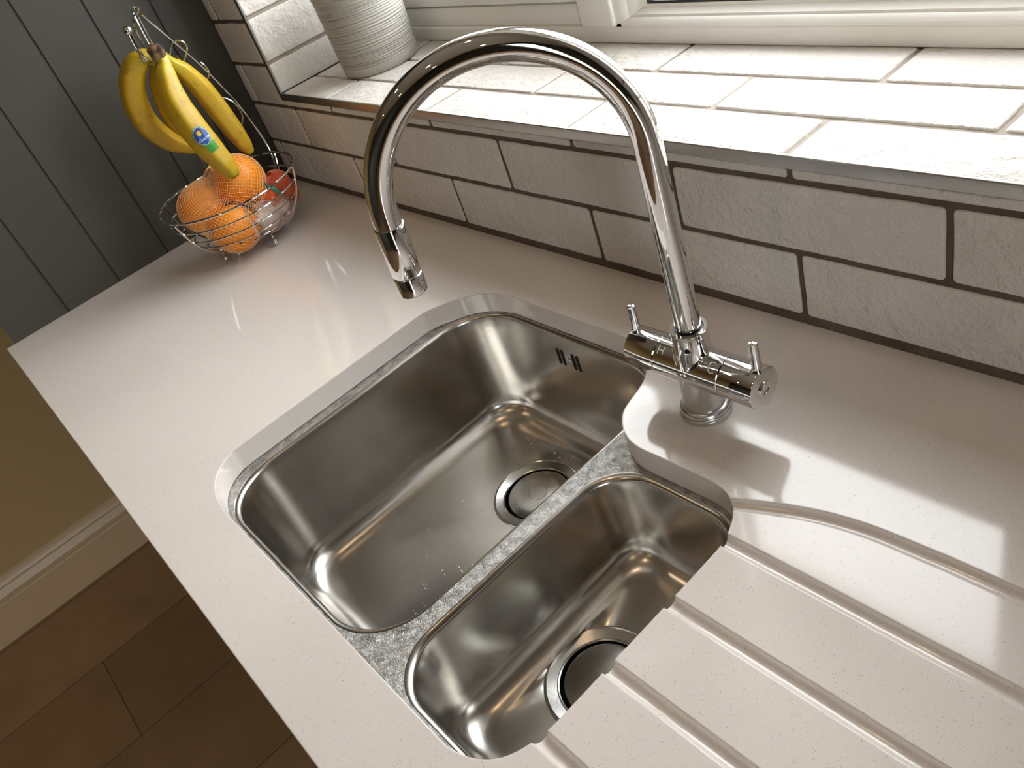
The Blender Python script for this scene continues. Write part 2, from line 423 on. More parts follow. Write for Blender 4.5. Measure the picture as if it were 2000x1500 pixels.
# ------------------------------------------------------------------ window
bm = bmesh.new(); frame_ring(bm, XR0, XR1, ZS, ZH, .03, .03, YW + .002, YW + .07, wb=.0235)
win = finish('window_1', bm, M['upvc'], angle=30)
struct(win)
def prism(bm, prof, p0, p1, mi=0):
    a = ring(bm, [p + p0 for p in prof]); b = ring(bm, [p + p1 for p in prof]); strip(bm, a, b, mi)
    bm.faces.new(a).material_index = mi; bm.faces.new(b).material_index = mi
# mullion
bm = bmesh.new(); box(bm, -.222, -.158, YW - .004, YW + .07, ZS + .0236, ZH - .028, bev=.004, seg=3)
finish('mullion', bm, M['upvc'], win)
# left side: lower rail and opening sash with a dark gap between
bm = bmesh.new(); box(bm, XR0 + .028, -.216, YW + .006, YW + .07, ZS + .0235, .2462, bev=.0025); finish('lower_rail', bm, M['upvc'], win)
bm = bmesh.new(); box(bm, XR0 + .028, -.216, YW + .02, YW + .06, .2455, .253); finish('weather_seal', bm, M['rubber'], win)
bm = bmesh.new(); sx0, sx1, sz0, sz1 = XR0 + .024, -.222, .2490, ZH - .026
frame_ring(bm, sx0, sx1, sz0, sz1, .055, .055, YW + .001, YW + .055, bev=.004)
sash = finish('sash', bm, M['upvc'], win)
bm = bmesh.new(); box(bm, sx0 + .052, sx1 - .052, YW + .028, YW + .032, sz0 + .052, sz1 - .052); finish('pane', bm, M['glass'], sash)
# right side: fixed light with a curved glazing bead, rubber gasket and pane
bm = bmesh.new(); bx0, bx1, bz0, bz1 = -.160, XR1 - .028, ZS + .0225, ZH - .028
prof2 = [(.003, 0), (.003, .0042), (.005, .0066), (.0085, .0095), (.010, .0100), (.0112, .0128), (.016, .0158), (.020, .0190), (.0205, .0225), (.026, .0225), (.03, 0)]
prism(bm, [Vector((0, YW + y_, z_)) for y_, z_ in prof2], Vector((bx0, 0, bz0)), Vector((bx1, 0, bz0)))
prism(bm, [Vector((0, YW + y_, -z_)) for y_, z_ in prof2], Vector((bx0, 0, bz1)), Vector((bx1, 0, bz1)))
prism(bm, [Vector((z_ * 2.0, YW + y_, 0)) for y_, z_ in prof2], Vector((bx0, 0, bz0)), Vector((bx0, 0, bz1)))
prism(bm, [Vector((-z_, YW + y_, 0)) for y_, z_ in prof2], Vector((bx1, 0, bz0)), Vector((bx1, 0, bz1)))
finish('glazing_bead', bm, M['upvc'], win, angle=30)
gx0, gx1, gz0, gz1 = bx0 + .0450, bx1 - .0225, bz0 + .0225, bz1 - .0225
bm = bmesh.new()
frame_ring(bm, gx0 - .002, gx1 + .002, gz0 - .002, gz1 + .002, .0055, .0055, YW + .0212, YW + .030, bev=.001)
finish('gasket', bm, M['rubber'], win)
bm = bmesh.new(); box(bm, gx0 - .004, gx1 + .004, YW + .028, YW + .032, gz0 - .004, gz1 + .004); finish('pane', bm, M['glass'], win)

# ------------------------------------------------------------------ rest of the room
FX = -1.555
bm = bmesh.new(); box(bm, FX - .1, XEND + .6, -3.4, .34, -H0 - .08, -H0); struct(finish('floor', bm, M['floor']))
bm = bmesh.new(); box(bm, FX - .1, XEND + .6, -3.4, .34, 1.52, 1.6); struct(finish('ceiling', bm, M['white']))
bm = bmesh.new(); box(bm, FX - .1, FX, -3.4, .34, -H0, 1.52); struct(finish('wall_left', bm, M['beige']))
bm = bmesh.new(); box(bm, XEND, XEND + .1, -3.4, DY0, -H0, 1.52); box(bm, XEND, XEND + .1, DY1, .34, -H0, 1.52); box(bm, XEND, XEND + .1, DY0, DY1, DZ1, 1.52); box(bm, XEND, XEND + .1, DY0, DY1, -H0, DZ0)
struct(finish('wall_right', bm, M['panel']))
bm = bmesh.new(); frame_ring(bm, DY0, DY1, DZ0, DZ1, .09, .09, XEND + .03, XEND + .08, axis='x', wb=.12)
dor = struct(finish('added_door', bm, M['upvc']))  # guessed door out of view, put in to light the room from the right
bm = bmesh.new(); box(bm, XEND + .053, XEND + .057, DY0 + .085, DY1 - .085, DZ0 + .115, DZ1 - .085); finish('pane', bm, M['glass'], dor)
bm = bmesh.new(); box(bm, FX - .1, XEND + .1, -3.5, -3.4, -H0, 1.52); struct(finish('wall_front', bm, M['panel']))
bm = bmesh.new(); box(bm, FX, -1.0, .003, .34, -H0, 1.52); struct(finish('wall_alcove', bm, M['beige']))
# skirting with a moulded top
bm = bmesh.new()
sp = [(0, 0), (.015, 0), (.015, .108), (.0125, .112), (.0155, .116), (.0165, .128), (.012, .138), (.008, .146), (.0085, .152), (.005, .160), (.0035, .172), (0, .176)]
prism(bm, [Vector((FX + a, 0, -H0 + b)) for a, b in sp], Vector((0, -3.4, 0)), Vector((0, .003, 0)))
struct(finish('baseboard_left', bm, M['skirt'], angle=25))
# tongue and groove panelling on the partition beside the worktop
GR = [-.4990, -.3954, -.2915, -.1900, -.0870]; PE = -.6040
bm = bmesh.new()
ys = [PE] + GR + [.0]
pr = []
for a, b in zip(ys, ys[1:]):
    gl_ = .0022
    pr += [(0, a + (gl_ if a != PE else 0)), (0, b - (gl_ if b < 0 else 0))]
    if b < 0: pr += [(-.0030, b - .0006), (-.0030, b + .0006)]
ptsA = [Vector((XL + a, b, 0)) for a, b in pr] + [Vector((XL - .05, .0, 0)), Vector((XL - .05, PE, 0))]
prism(bm, ptsA, Vector((0, 0, -H0)), Vector((0, 0, 1.52)))
struct(finish('wall_panelled', bm, M['panel'], smooth=False))
bm = bmesh.new(); box(bm, FX - 1, XEND + 1, .34, 30, -H0 - .3, -H0 - .1); struct(finish('ground', bm, M['ground']))
# external sill
bm = bmesh.new(); box(bm, XR0, XR1, YW + .07, .40, ZS - .03, ZS + .01, bev=.004); struct(finish('trim_2', bm, M['upvc']))

# ------------------------------------------------------------------ worktop
CUT = [(-.2135, -.20), (-.2110, -.178), (-.2010, -.157), (-.1850, -.132), (-.1590, -.111), (-.1270, -.1015), (-.095, -.1000), (-.02, -.1000), (.06, -.1000), (.098, -.1015), (.1250, -.110),
       (.1440, -.126), (.1560, -.143), (.1625, -.160), (.1670, -.179), (.1720, -.195), (.1805, -.2070), (.1920, -.2170), (.2070, -.2245), (.2240, -.2275), (.2480, -.2270), (.2840, -.2262), (.3090, -.2262),
       (.3260, -.2300), (.3380, -.2375), (.3465, -.2475), (.3525, -.2590), (.3575, -.2760), (.3588, -.300), (.3588, -.40), (.3588, -.470), (.3575, -.4880), (.3535, -.5040), (.3470, -.5180), (.3370, -.5285), (.3240, -.5360), (.3070, -.5405), (.285, -.5412),
       (.10, -.5412), (-.095, -.5412), (-.1250, -.5405), (-.1500, -.5375), (-.1710, -.5310), (-.1880, -.5220), (-.2020, -.5085), (-.2105, -.4930), (-.2135, -.470), (-.2135, -.33)]
cut = smooth_path([(a, b, 0) for a, b in CUT], 4, True)
def temp(bm, name='tmp'):
    bmesh.ops.recalc_face_normals(bm, faces=bm.faces)
    me = bpy.data.meshes.new(name); bm.to_mesh(me); bm.free(); o = bpy.data.objects.new(name, me); COL.objects.link(o); return o
bm = bmesh.new(); box(bm, XL + .0004, XEND - .002, YF, .0028, -.030, 0); wt = temp(bm, 'kitchen_worktop')
bm = bmesh.new(); a = ring(bm, [p + Vector((0, 0, .02)) for p in cut]); b = ring(bm, [p + Vector((0, 0, -.05)) for p in cut]); strip(bm, a, b); bm.faces.new(a); bm.faces.new(b)
cutter = [temp(bm)]
GD, GWID = .0060, .0068      # drainer groove: depth and half width
def groove(path):
    bm = bmesh.new(); rad = (GD * GD + GWID * GWID) / (2 * GD); h = rad - GD
    path = [Vector(p) for p in path]
    tube(bm, [p + Vector((0, 0, h)) for p in path], rad, seg=40); return temp(bm)
gl1 = smooth_path([(.3280, -.2440, 0), (.3415, -.2372, 0), (.3660, -.2262, 0), (.3900, -.2170, 0), (.4150, -.2100, 0), (.4450, -.2050, 0), (.4850, -.2030, 0), (.54, -.2020, 0), (.80, -.2020, 0), (.95, -.2020, 0)], 6)
cutter.append(groove(gl1))
for yy in (-.2728, -.3462, -.4180, -.4905):
    cutter.append(groove([(.33, yy, 0), (.5, yy, 0), (.75, yy, 0), (.95, yy, 0)]))
for c in cutter:
    md = wt.modifiers.new('b', 'BOOLEAN'); md.operation = 'DIFFERENCE'; md.solver = 'EXACT'; md.object = c
bpy.context.view_layer.update()
dg = bpy.context.evaluated_depsgraph_get()
me = bpy.data.meshes.new_from_object(wt.evaluated_get(dg), depsgraph=dg)
for c in cutter + [wt]: bpy.data.objects.remove(c)
me.materials.clear(); me.materials.append(M['quartz'])
me.polygons.foreach_set('use_smooth', [True] * len(me.polygons)); me.set_sharp_from_angle(angle=radians(28))
wt = bpy.data.objects.new('kitchen_worktop', me); COL.objects.link(wt)
tag(wt, 'pale speckled stone worktop with sink cutout and fluted draining grooves', 'worktop')

# ------------------------------------------------------------------ sink (undermounted steel, two bowls)
FZ = -.0305
def rrect(x0, x1, y0, y1, r, n=14, z=0):
    pts = []
    for (cx, cy, a0) in ((x1 - r, y1 - r, 0), (x0 + r, y1 - r, pi / 2), (x0 + r, y0 + r, pi), (x1 - r, y0 + r, 3 * pi / 2)):
        for k in range(n + 1): t = a0 + (pi / 2) * k / n; pts.append(Vector((cx + r * cos(t), cy + r * sin(t), z)))
    # extra points along the straight sides
    out = []
    for i, p in enumerate(pts):
        q = pts[(i + 1) % len(pts)]; out.append(p); L = (q - p).length
        if L > .03:
            k = int(L / .02)
            for j in range(1, k): out.append(p.lerp(q, j / k))
    return out
SINK = root('kitchen_sink', (.08, -.32, -.21), 'stainless steel one and a half bowl sink set under the stone worktop', 'sink')
bm = bmesh.new()
# outer border of the flange
ob = rrect(-.235, .385, -.556, -.082, .03, 6, FZ)
edges = []
ov = ring(bm, ob)
for i in range(len(ov)): edges.append(bm.edges.new((ov[i], ov[(i + 1) % len(ov)])))
def bowl(x0, x1, y0, y1, r, floor, dc, dr, taper, fil, dish):
    """rolled rim, tapering walls, filleted floor falling to the waste"""
    def loop(ins, z, rr): return rrect_fixed(x0 + ins, x1 - ins, y0 + ins, y1 - ins, rr, z)
    N0 = rrect(x0, x1, y0, y1, r)
    cx, cy = (x0 + x1) / 2, (y0 + y1) / 2
    cnt = []
    def rrect_fixed(a, b, c, d_, rr, z):
        pts = []; n = 14
        sidex = max(1, int((x1 - x0 - 2 * r) / .02)); sidey = max(1, int((y1 - y0 - 2 * r) / .02))
        cs = ((b - rr, d_ - rr, 0, sidex), (a + rr, d_ - rr, pi / 2, sidey), (a + rr, c + rr, pi, sidex), (b - rr, c + rr, 3 * pi / 2, sidey))
        for i, (u, v, a0, sd) in enumerate(cs):
            for k in range(n + 1): t = a0 + (pi / 2) * k / n; pts.append(Vector((u + rr * cos(t), v + rr * sin(t), z)))
            nu, nv, na, _ = cs[(i + 1) % 4]; q = Vector((nu + rr * cos(na), nv + rr * sin(na), z)); p = pts[-1]
            for j in range(1, sd): pts.append(p.lerp(q, j / sd))
        return pts
    rows = []
    roll = .0060
    for k in range(6):
        t = (pi / 2) * k / 5; rows.append(ring(bm, loop(-roll + roll * sin(t), FZ - roll + roll * cos(t), r)))
    top_z = FZ - roll; bot = floor + fil
    for k in range(1, 9):
        s = k / 8; rows.append(ring(bm, loop(taper * s, top_z + (bot - top_z) * s, r - .012 * s)))
    for k in range(1, 9):
        t = (pi / 2) * k / 8; rows.append(ring(bm, loop(taper + fil * (1 - cos(t)), bot - fil * sin(t), max(.02, r - .012 - fil * .55 * (1 - cos(t))))))
    last = [v.co.copy() for v in rows[-1]]
    for k in range(1, 9):
        s = k / 8; pts = []
        for p in last:
            dv = Vector((p.x - dc[0], p.y - dc[1], 0)); q = Vector((dc[0], dc[1], 0)) + dv.normalized() * (dr - .001)
            pp = Vector((p.x, p.y, 0)).lerp(q, s); pts.append(Vector((pp.x, pp.y, floor - dish * s)))
        rows.append(ring(bm, pts))
    for a, b in zip(rows, rows[1:]): strip(bm, a, b, 0)
    for i in range(len(rows[0])): edges.append(bm.edges.new((rows[0][i], rows[0][(i + 1) % len(rows[0])])) if not bm.edges.get((rows[0][i], rows[0][(i + 1) % len(rows[0])])) else bm.edges.get((rows[0][i], rows[0][(i + 1) % len(rows[0])])))
bowl(-.1930, .1580, -.5305, -.1075, .072, -.1970, (-.0175, -.2258), .059, .010, .034, .0085)
bowl(.1885, .3560, -.5305, -.2375, .054, -.1425, (.2722, -.3850), .057, .006, .028, .0060)
r_ = bmesh.ops.triangle_fill(bm, use_beauty=True, use_dissolve=False, edges=edges)
for f in r_['geom']:
    if isinstance(f, bmesh.types.BMFace): f.material_index = 1
    
for f in [f for f in bm.faces if f.material_index == 1]:
    if f.normal.z < 0: f.normal_flip()
finish('bowls', bm, [M['steel'], M['scratch']], SINK, angle=60)
def waste(x, y, z, R_, sh):
    bm = bmesh.new(); c = (x, y, z)
    lathe(bm, [(R_, -.003), (R_ + .0010, .0004), (R_ + .0002, .0020), (R_ - .0010, .0022), (R_ - .0022, .0012), (R_ - .0120, -.0012), (R_ - .0132, -.0004), (R_ - .0144, -.0010), (R_ - .0150, -.0035), (R_ - .0150, -.03), (0, -.03)], c, seg=96)
    dr = finish('drain', bm, M['waste'], SINK, angle=14)
    bm = bmesh.new(); lathe(bm, [(R_ - .0149, -.004), (R_ - .0149, -.0285), (.0, -.0285)], c, seg=48); finish('drain_cup', bm, M['hole'], dr)
    bm = bmesh.new(); P = R_ - .0172; c2 = (x + sh[0], y + sh[1], z)
    prof = [(0, .0006), (.012, .0004), (.0124, .0000), (.0128, .0003), (.026, -.0002), (P - .003, -.0008), (P - .0008, -.0014), (P, -.0030), (P - .001, -.009), (P - .004, -.028)] if sh[2] else [(0, .0006), (.02, .0002), (P - .003, -.0008), (P - .0008, -.0014), (P, -.0030), (P - .001, -.009), (P - .004, -.028)]
    lathe(bm, prof, c2, seg=72); finish('plug', bm, M['waste'], dr, angle=25)
waste(-.0175, -.2258, -.2051, .0590, (.0010, .0010, 1))
waste(.2722, -.3850, -.1481, .0570, (.0008, .0010, 0))
# overflow: four slanted slots and a screw in the rear wall of the large bowl
ycut = -.1075 - .010 * .22
def yback(z): return -.1075 - .010 * ((-.035 - z) / (.035 + .0) if False else min(1, max(0, (-.035 - z) / .134)))
bm = bmesh.new()
for dx in (-.0200, -.0120, .0080, .0160):
    xc = -.0190 + dx; pts = []
    for (a, b) in ((-.0034, .0108), (-.0012, .0118), (.0016, .0108), (.0034, -.0108), (.0012, -.0118), (-.0016, -.0108)):
        z_ = -.066 + b; pts.append(Vector((xc + a, yback(z_) - .0006, z_)))
    v1 = ring(bm, pts); v2 = ring(bm, [p + Vector((0, .008, 0)) for p in pts]); strip(bm, v1, v2); bm.faces.new(v1); bm.faces.new(v2)
finish('overflow_slots', bm, M['hole'], SINK, smooth=False)
bm = bmesh.new(); lathe(bm, [(0, .0022), (.0026, .0022), (.0042, .0010), (.0046, -.001)], (-.0205, yback(-.066), -.066), (0, -1, 0), seg=24); finish('overflow_screw', bm, M['waste'], SINK)
# water drops left in the bowls
bm = bmesh.new(); rd = random.Random(8)
def drop(p, nrm, s):
    p = Vector(p); nrm = Vector(nrm).normalized(); a, b = frame_axes(nrm)
    seg = 8; rows = []
    for k in range(3):
        t = (pi / 2) * k / 3; rows.append(ring(bm, [p + (a * cos(2 * pi * i / seg) + b * sin(2 * pi * i / seg)) * s * cos(t) + nrm * s * .8 * sin(t) for i in range(seg)]))
    tp = bm.verts.new(p + nrm * s * .8)
    for q, w_ in zip(rows, rows[1:]): strip(bm, q, w_)
    for i in range(seg): bm.faces.new((rows[-1][i], rows[-1][(i + 1) % seg], tp))
for i in range(170):
    side = rd.random()
    if side < .45:   # left wall
        z_ = rd.uniform(-.16, -.06); y_ = rd.uniform(-.45, -.20); drop((-.1930 + .010 * min(1, (-.035 - z_) / .134), y_, z_), (1, 0, .05), rd.uniform(.0005, .0010))
    elif side < .7:  # rear wall
        z_ = rd.uniform(-.165, -.05); x_ = rd.uniform(-.12, .09); drop((x_, yback(z_), z_), (0, -1, .05), rd.uniform(.0005, .0010))
    else:
        x_ = rd.uniform(-.14, .10); y_ = rd.uniform(-.48, -.14)
        if (Vector((x_, y_)) - Vector((-.0175, -.2258))).length > .066: dd_ = (Vector((x_, y_)) - Vector((-.0175, -.2258))).length; drop((x_, y_, -.2046 + .0085 * min(1, max(0, (dd_ - .059) / .11))), (0, 0, 1), rd.uniform(.0008, .0017))
for (x_, y_) in ((-.10, -.165), (-.085, -.170), (-.07, -.160), (-.05, -.163), (-.03, -.168), (-.012, -.158), (-.112, -.185), (-.118, -.205), (.012, -.150), (.03, -.155)):
    drop((x_, y_, -.1976), (0, 0, 1), rd.uniform(.0018, .0030))
dr = finish('water_drops', bm, M['water'], None, loc=(-.02, -.3, -.20))
tag(dr, 'small clear water drops scattered inside the large sink bowl', 'water drops', kind='stuff')

# ------------------------------------------------------------------ tap
TX, TY = .2450, -.1530
TAP = root('mixer_tap', (TX, TY, 0), 'tall chrome swan neck mixer tap with two pin levers behind the sink', 'tap')
bm = bmesh.new()
lathe(bm, [(0, 0), (.0252, 0), (.0254, .0035), (.0250, .0048), (.0240, .0054), (.0236, .0062), (.0246, .0072), (.0244, .0100), (.0232, .0118), (.0205, .0126), (0, .0126)], (TX, TY, 0), seg=64)
finish('base_flange', bm, M['satin'], TAP, angle=40)
BZ = .0565; BR = .0205; AX = Vector((1, .015, 0)).normalized()
bm = bmesh.new()
lathe(bm, [(.0204, .012), (.0202, .03), (.0200, BZ)], (TX, TY, 0), seg=64)
finish('column', bm, M['satin'], TAP)
# cross body with the socket for the spout, joined by a soft fillet (one metaball-free sweep of rings)
bm = bmesh.new(); C0 = Vector((TX, TY, BZ))
lathe(bm, [(BR - .0006, -.0372), (BR, -.0366), (BR, -.02), (BR, 0), (BR, .02), (BR, .0366), (BR - .0006, .0372)], C0, AX, seg=72)
h_ = [.0, .006, .012, .0165, .019, .021, .024, .029, .036, .040]
rr_ = [.0200, .0200, .0200, .0205, .0190, .0180, .0174, .0172, .0172, .0172]
lathe(bm, list(zip([.0196] * 1 + [.0190, .0184, .0178, .0174, .0172, .0172, .0175, .0178], [.004, .012, .018, .022, .026, .032, .040, .0425, .0432])) + [(.0178, .0446), (.0172, .0452), (.0140, .0452), (.0132, .0430), (.0128, .0380)], C0, Z, seg=64)
# fillet collar where socket meets the cross tube
n_ = 64; rws = []
for k in range(7):
    t = k / 6; row = []
    for i in range(n_):
        a_ = 2 * pi * i / n_; rr0 = .0172 + .0050 * (1 - sin(t * pi / 2)) ** 1
        px_, py_ = rr0 * cos(a_), rr0 * sin(a_)
        zc_ = sqrt(max(0, (BR - .0004) ** 2 - min(abs(py_), BR - .0005) ** 2)); lift_ = .0055 * (1 - cos(t * pi / 2))
        row.append(bm.verts.new(C0 + Vector((px_, py_, zc_ + lift_))))
    rws.append(row)
for a, b in zip(rws, rws[1:]): strip(bm, a, b)
finish('cross_body', bm, M['chrome'], TAP, angle=38)
for s in (-1, 1):
    bm = bmesh.new(); A = AX * s
    lathe(bm, [(BR - .0007, .0376), (BR, .0383), (BR, .0500), (BR, .0727), (BR - .0003, .0736), (BR - .0012, .0740), (.0075, .0740), (.0074, .0752), (.0066, .0756), (.0052, .0752), (.0048, .0741), (.0030, .0741), (.0026, .0748), (0, .0749)], C0, A, seg=72)
    ctl = finish('control', bm, M['chrome'], TAP, angle=38)
    bm = bmesh.new(); px = C0 + A * .0692
    lathe(bm, [(.0062, BR - .0015), (.0050, BR + .0006), (.0044, BR + .002), (.0043, .0475), (.0040, .0492), (.0030, .0500), (0, .0500)], px, Z, seg=28)
    finish('lever', bm, M['chrome'], ctl, angle=40)
    bm = bmesh.new(); lathe(bm, [(BR - .0008, .0370), (BR - .0008, .0385)], C0, A, seg=48); finish('joint_ring', bm, M['hole'], ctl)
def surf(a, u):   # point on the top front of the cross body: a = angle from up towards the front, u = along the bar
    return C0 + AX * u + (Z * cos(a) - Y * sin(a)) * (BR + .00015)
bm = bmesh.new()
pts = [surf(.62 + .26 * -sin(t_), .0300 + .0040 * cos(t_)) for t_ in [radians(d_) for d_ in range(50, 311, 20)]]
tube(bm, pts, .00045, seg=6)
finish('cold_letter', bm, M['mark'], TAP)
bm = bmesh.new()
for (p, q) in (((.42, -.0325), (.82, -.0325)), ((.42, -.0265), (.82, -.0265)), ((.62, -.0325), (.62, -.0265))):
    tube(bm, [surf(p[0] + (q[0] - p[0]) * k / 6, p[1] + (q[1] - p[1]) * k / 6) for k in range(7)], .00042, seg=6)
finish('hot_letter', bm, M['mark'], TAP)
# spout
TH_ = 4.0186; D = Vector((cos(TH_), sin(TH_), 0)); HR, AR, TR = .2801, .1089, .0118
path = [Vector((TX, TY, z)) for z in (.096, .13, .17, .21, .25, HR)]
sw = pi - .0512
for k in range(1, 57):
    a = sw * k / 56; path.append(Vector((TX, TY, HR)) + D * (AR - AR * cos(a)) + Z * AR * sin(a))
TD = (D * sin(sw) + Z * cos(sw)).normalized()
E0 = path[-1] + TD * .0060
path.append(path[-1] + TD * .003); path.append(E0)
bm = bmesh.new(); tube(bm, path, TR, seg=48); finish('spout', bm, M['chrome'], TAP, angle=50)
bm = bmesh.new(); lathe(bm, [(TR - .0006, -.0002), (TR + .0009, .0004), (TR + .0012, .0012), (TR + .0011, .0455), (TR + .0006, .0464), (TR - .0005, .0466)], E0, TD, seg=48); finish('spout_sleeve', bm, M['chrome'], TAP, angle=40)
bm = bmesh.new(); lathe(bm, [(TR - .0004, .0464), (TR + .0010, .0472), (TR + .0013, .0480), (TR + .0011, .0640), (TR + .0002, .0650), (TR - .002, .0650), (TR - .003, .062), (0, .062)], E0, TD, seg=48); finish('aerator', bm, M['chrome'], TAP, angle=40)
bm = bmesh.new(); tube(bm, [(TX + (TR + .0006) * cos(t), TY + (TR + .0006) * sin(t), BZ + .0415) for t in [2 * pi * i / 48 for i in range(48)]], .0020, seg=10, closed=True); finish('spout_seal', bm, M['rubber'], TAP)
bm = bmesh.new(); lathe(bm, [(0, .0012), (.0022, .0010), (.0026, 0)], Vector((TX, TY, BZ + .030)) + Vector((.0172 * .45, -.0172 * .893, 0)), (.45, -.893, 0), seg=16); finish('grub_screw', bm, M['hole'], TAP)

# ------------------------------------------------------------------ stoneware pot on the sill
PC = Vector((-.6470, .1375, ZS)); PR = .0673
bm = bmesh.new(); rp = random.Random(3); prof = [(0, 0), (PR - .006, 0), (PR - .002, .0015), (PR, .005)]
z_ = .014; prof.append((PR + .0003, .012))
while z_ < .128:
    d1 = rp.uniform(.0016, .0042); dep = rp.uniform(.0003, .0014); w1 = PR + .0045 * z_ / .12
    prof += [(w1, z_), (w1 + dep * .25, z_ + d1 * .35), (w1 - dep * .3, z_ + d1 * .8), (w1 - dep, z_ + d1)]; z_ += d1 + rp.uniform(.0002, .0012)
prof += [(PR + .0045, .129), (PR + .0060, .1305), (PR + .0066, .140), (PR + .0064, .158), (PR + .0050, .162), (PR + .002, .163), (PR - .001, .160), (PR - .003, .12), (PR - .004, .01), (0, .008)]
lathe(bm, prof, PC, seg=96)
o = finish('utensil_pot', bm, M['stoneware'], None, loc=PC, angle=60); tag(o, 'grey ribbed stoneware pot standing on the tiled window sill', 'pot')

# ------------------------------------------------------------------ wire fruit basket
BC = Vector((-.756, -.181, 0)); WR = .0016
BK = root('fruit_basket', BC, 'chrome wire fruit basket with banana hook in the worktop corner', 'basket')
def pol(r, az, z): return BC + Vector((r * cos(radians(az)), r * sin(radians(az)), z))
PROF = [(.1240, .1100), (.1185, .0900), (.1120, .0720), (.1020, .0540), (.0880, .0380), (.0680, .0250), (.0420, .0200)]
def prad(z):
    for (r0, z0), (r1, z1) in zip(PROF, PROF[1:]):
        if z1 <= z <= z0: return r1 + (r0 - r1) * (z - z1) / (z0 - z1)
    return PROF[-1][0]
for z in (.1100, .0870, .0650, .0460, .0315, .0215):
    bm = bmesh.new(); rr = prad(z)
    tube(bm, [pol(rr, a, z) for a in range(0, 360, 5)], WR * (1.25 if z == .11 else .95), seg=8, closed=True)
    finish('rim_wire' if z == .11 else 'ring_wire', bm, M['chrome'], BK)
for az in (-72, -12, 48, 108, 168, 228):
    bm = bmesh.new(); tube(bm, smooth_path([pol(r + .0025, az, z - .0015) for r, z in PROF], 4), WR * 1.1, seg=8); finish('rib_wire', bm, M['chrome'], BK)
for az in (-82, 8, 98, 188):
    bm = bmesh.new()
    tube(bm, smooth_path([pol(.066, az, .026), pol(.0675, az, .0200), pol(.068, az, .0120)], 4), WR, seg=8)
    bmesh.ops.create_uvsphere(bm, u_segments=16, v_segments=10, radius=.0066, matrix=Matrix.Translation(pol(.068, az, .0066)))
    finish('ball_foot', bm, M['chrome'], BK)
# stand: two wires rising from the rear, scrolls between, joined at the top and bent into the hook
AP = BC + Vector((.006, .012, .4110))
for az in (112, 172):
    bm = bmesh.new()
    tube(bm, smooth_path([pol(.112, az, .072), pol(.127, az, .115), pol(.112, az, .20), pol(.080, az, .285), pol(.046, az, .350), pol(.022, az, .392), AP + Vector((0, 0, -.0035)), AP], 8), WR * 1.15, seg=8)
    finish('stand_wire', bm, M['chrome'], BK)
SCROLLS = [[(335, 92), (337, 84), (346, 79), (358, 82), (365, 92), (364, 106), (359, 120), (353, 132), (350, 142)],
           [(392, 122), (400, 128), (407, 139), (407, 151), (399, 159), (387, 162), (377, 158)],
           [(416, 194), (426, 191), (441, 192), (456, 200), (468, 214), (474, 231), (471, 246), (463, 252)],
           [(345, 108), (352, 118), (349, 126), (338, 126), (332, 114), (333, 100), (335, 92)]]
F = Vector((cos(radians(-55)), sin(radians(-55)), 0)); SD = Vector((-F.y, F.x, 0))
hp = [(-.016, .4090), (-.0145, .4125), (-.0125, .4115), (-.0105, .404), (-.009, .390), (-.008, .372), (-.0075, .354), (-.005, .341), (.004, .3345), (.0155, .336), (.0225, .345), (.0255, .358), (.0260, .372), (.0245, .384)]
for s in (-1, 1):
    bm = bmesh.new()
    pts = [BC + F * a + Z * b + SD * s * (.0022 if i > 1 else .001) + (AP - BC) * 0 for i, (a, b) in enumerate(hp)]
    tube(bm, [AP] + smooth_path(pts, 6), WR * 1.05, seg=8); finish('hook_wire', bm, M['chrome'], BK)
bm = bmesh.new(); bmesh.ops.create_uvsphere(bm, u_segments=20, v_segments=12, radius=.0072, matrix=Matrix.Translation(BC + F * .0243 + Z * .3895)); finish('hook_ball', bm, M['chrome'], BK)

# ------------------------------------------------------------------ fruit: W() turns a measured direction into a place on a plane through the basket
CAMP = Vector((0.69805, -0.59018, 0.55226)); VH = Vector((BC.x - CAMP.x, BC.y - CAMP.y, 0)).normalized()
def W(px, py, off=0.0):
    r = R @ Vector(((px - 1000) / 1629.88, -(py - 750) / 1629.88, -1)); o = Vector((BC.x, BC.y, 0)) - VH * off
    t = (o - CAMP).dot(VH) / r.dot(VH); return CAMP + r * t
for sc_ in SCROLLS:
    bm = bmesh.new(); tube(bm, smooth_path([W(a, b, -.050) for a, b in sc_], 6), WR * .9, seg=8); finish('scroll_wire', bm, M['chrome'], BK)
BAN = root('banana_bunch', W(300, 125), 'bunch of yellow bananas hanging from the basket hook', 'bananas')
def banana(spine, rads, off, mat, twist=0.0, label=None):
    P = [W(x, y, o) for (x, y), o in zip(spine, off)]
    path = smooth_path(P, 8); rr = interp(rads, 8); bm = bmesh.new(); st = []
    def shape(t):
        t += twist; return 1 + .045 * cos(5 * t) + .012 * cos(10 * t)
    rows = tube(bm, path, rr, seg=40, shape=shape, store=st)
    o = finish('banana', bm, mat, BAN, angle=75, recalc=True)
    at = o.data.attributes.new('along', 'FLOAT', 'POINT')
    n = len(path); vals = []
    for i in range(n): vals += [i / (n - 1)] * 40
    at.data.foreach_set('value', vals[:len(o.data.vertices)])
    if label: o['label'] = label
    return o, st
banana([(306, 122), (285, 112), (266, 128), (258, 160), (266, 205), (290, 245), (328, 274), (366, 288), (392, 293)],
       [.0070, .0125, .0175, .0195, .0200, .0195, .0170, .0110, .0045], [.006, .004, -.002, -.006, -.008, -.010, -.012, -.014, -.015], M['banana_ripe'], .3, 'browner yellow banana curving out on the outer side')
banana([(308, 112), (303, 138), (310, 170), (328, 212), (352, 250), (378, 276), (394, 288)], [.0070, .0095, .0140, .0160, .0160, .0120, .005],
       [-.010, -.020, -.028, -.030, -.030, -.028, -.028], M['banana_ripe'], .1)
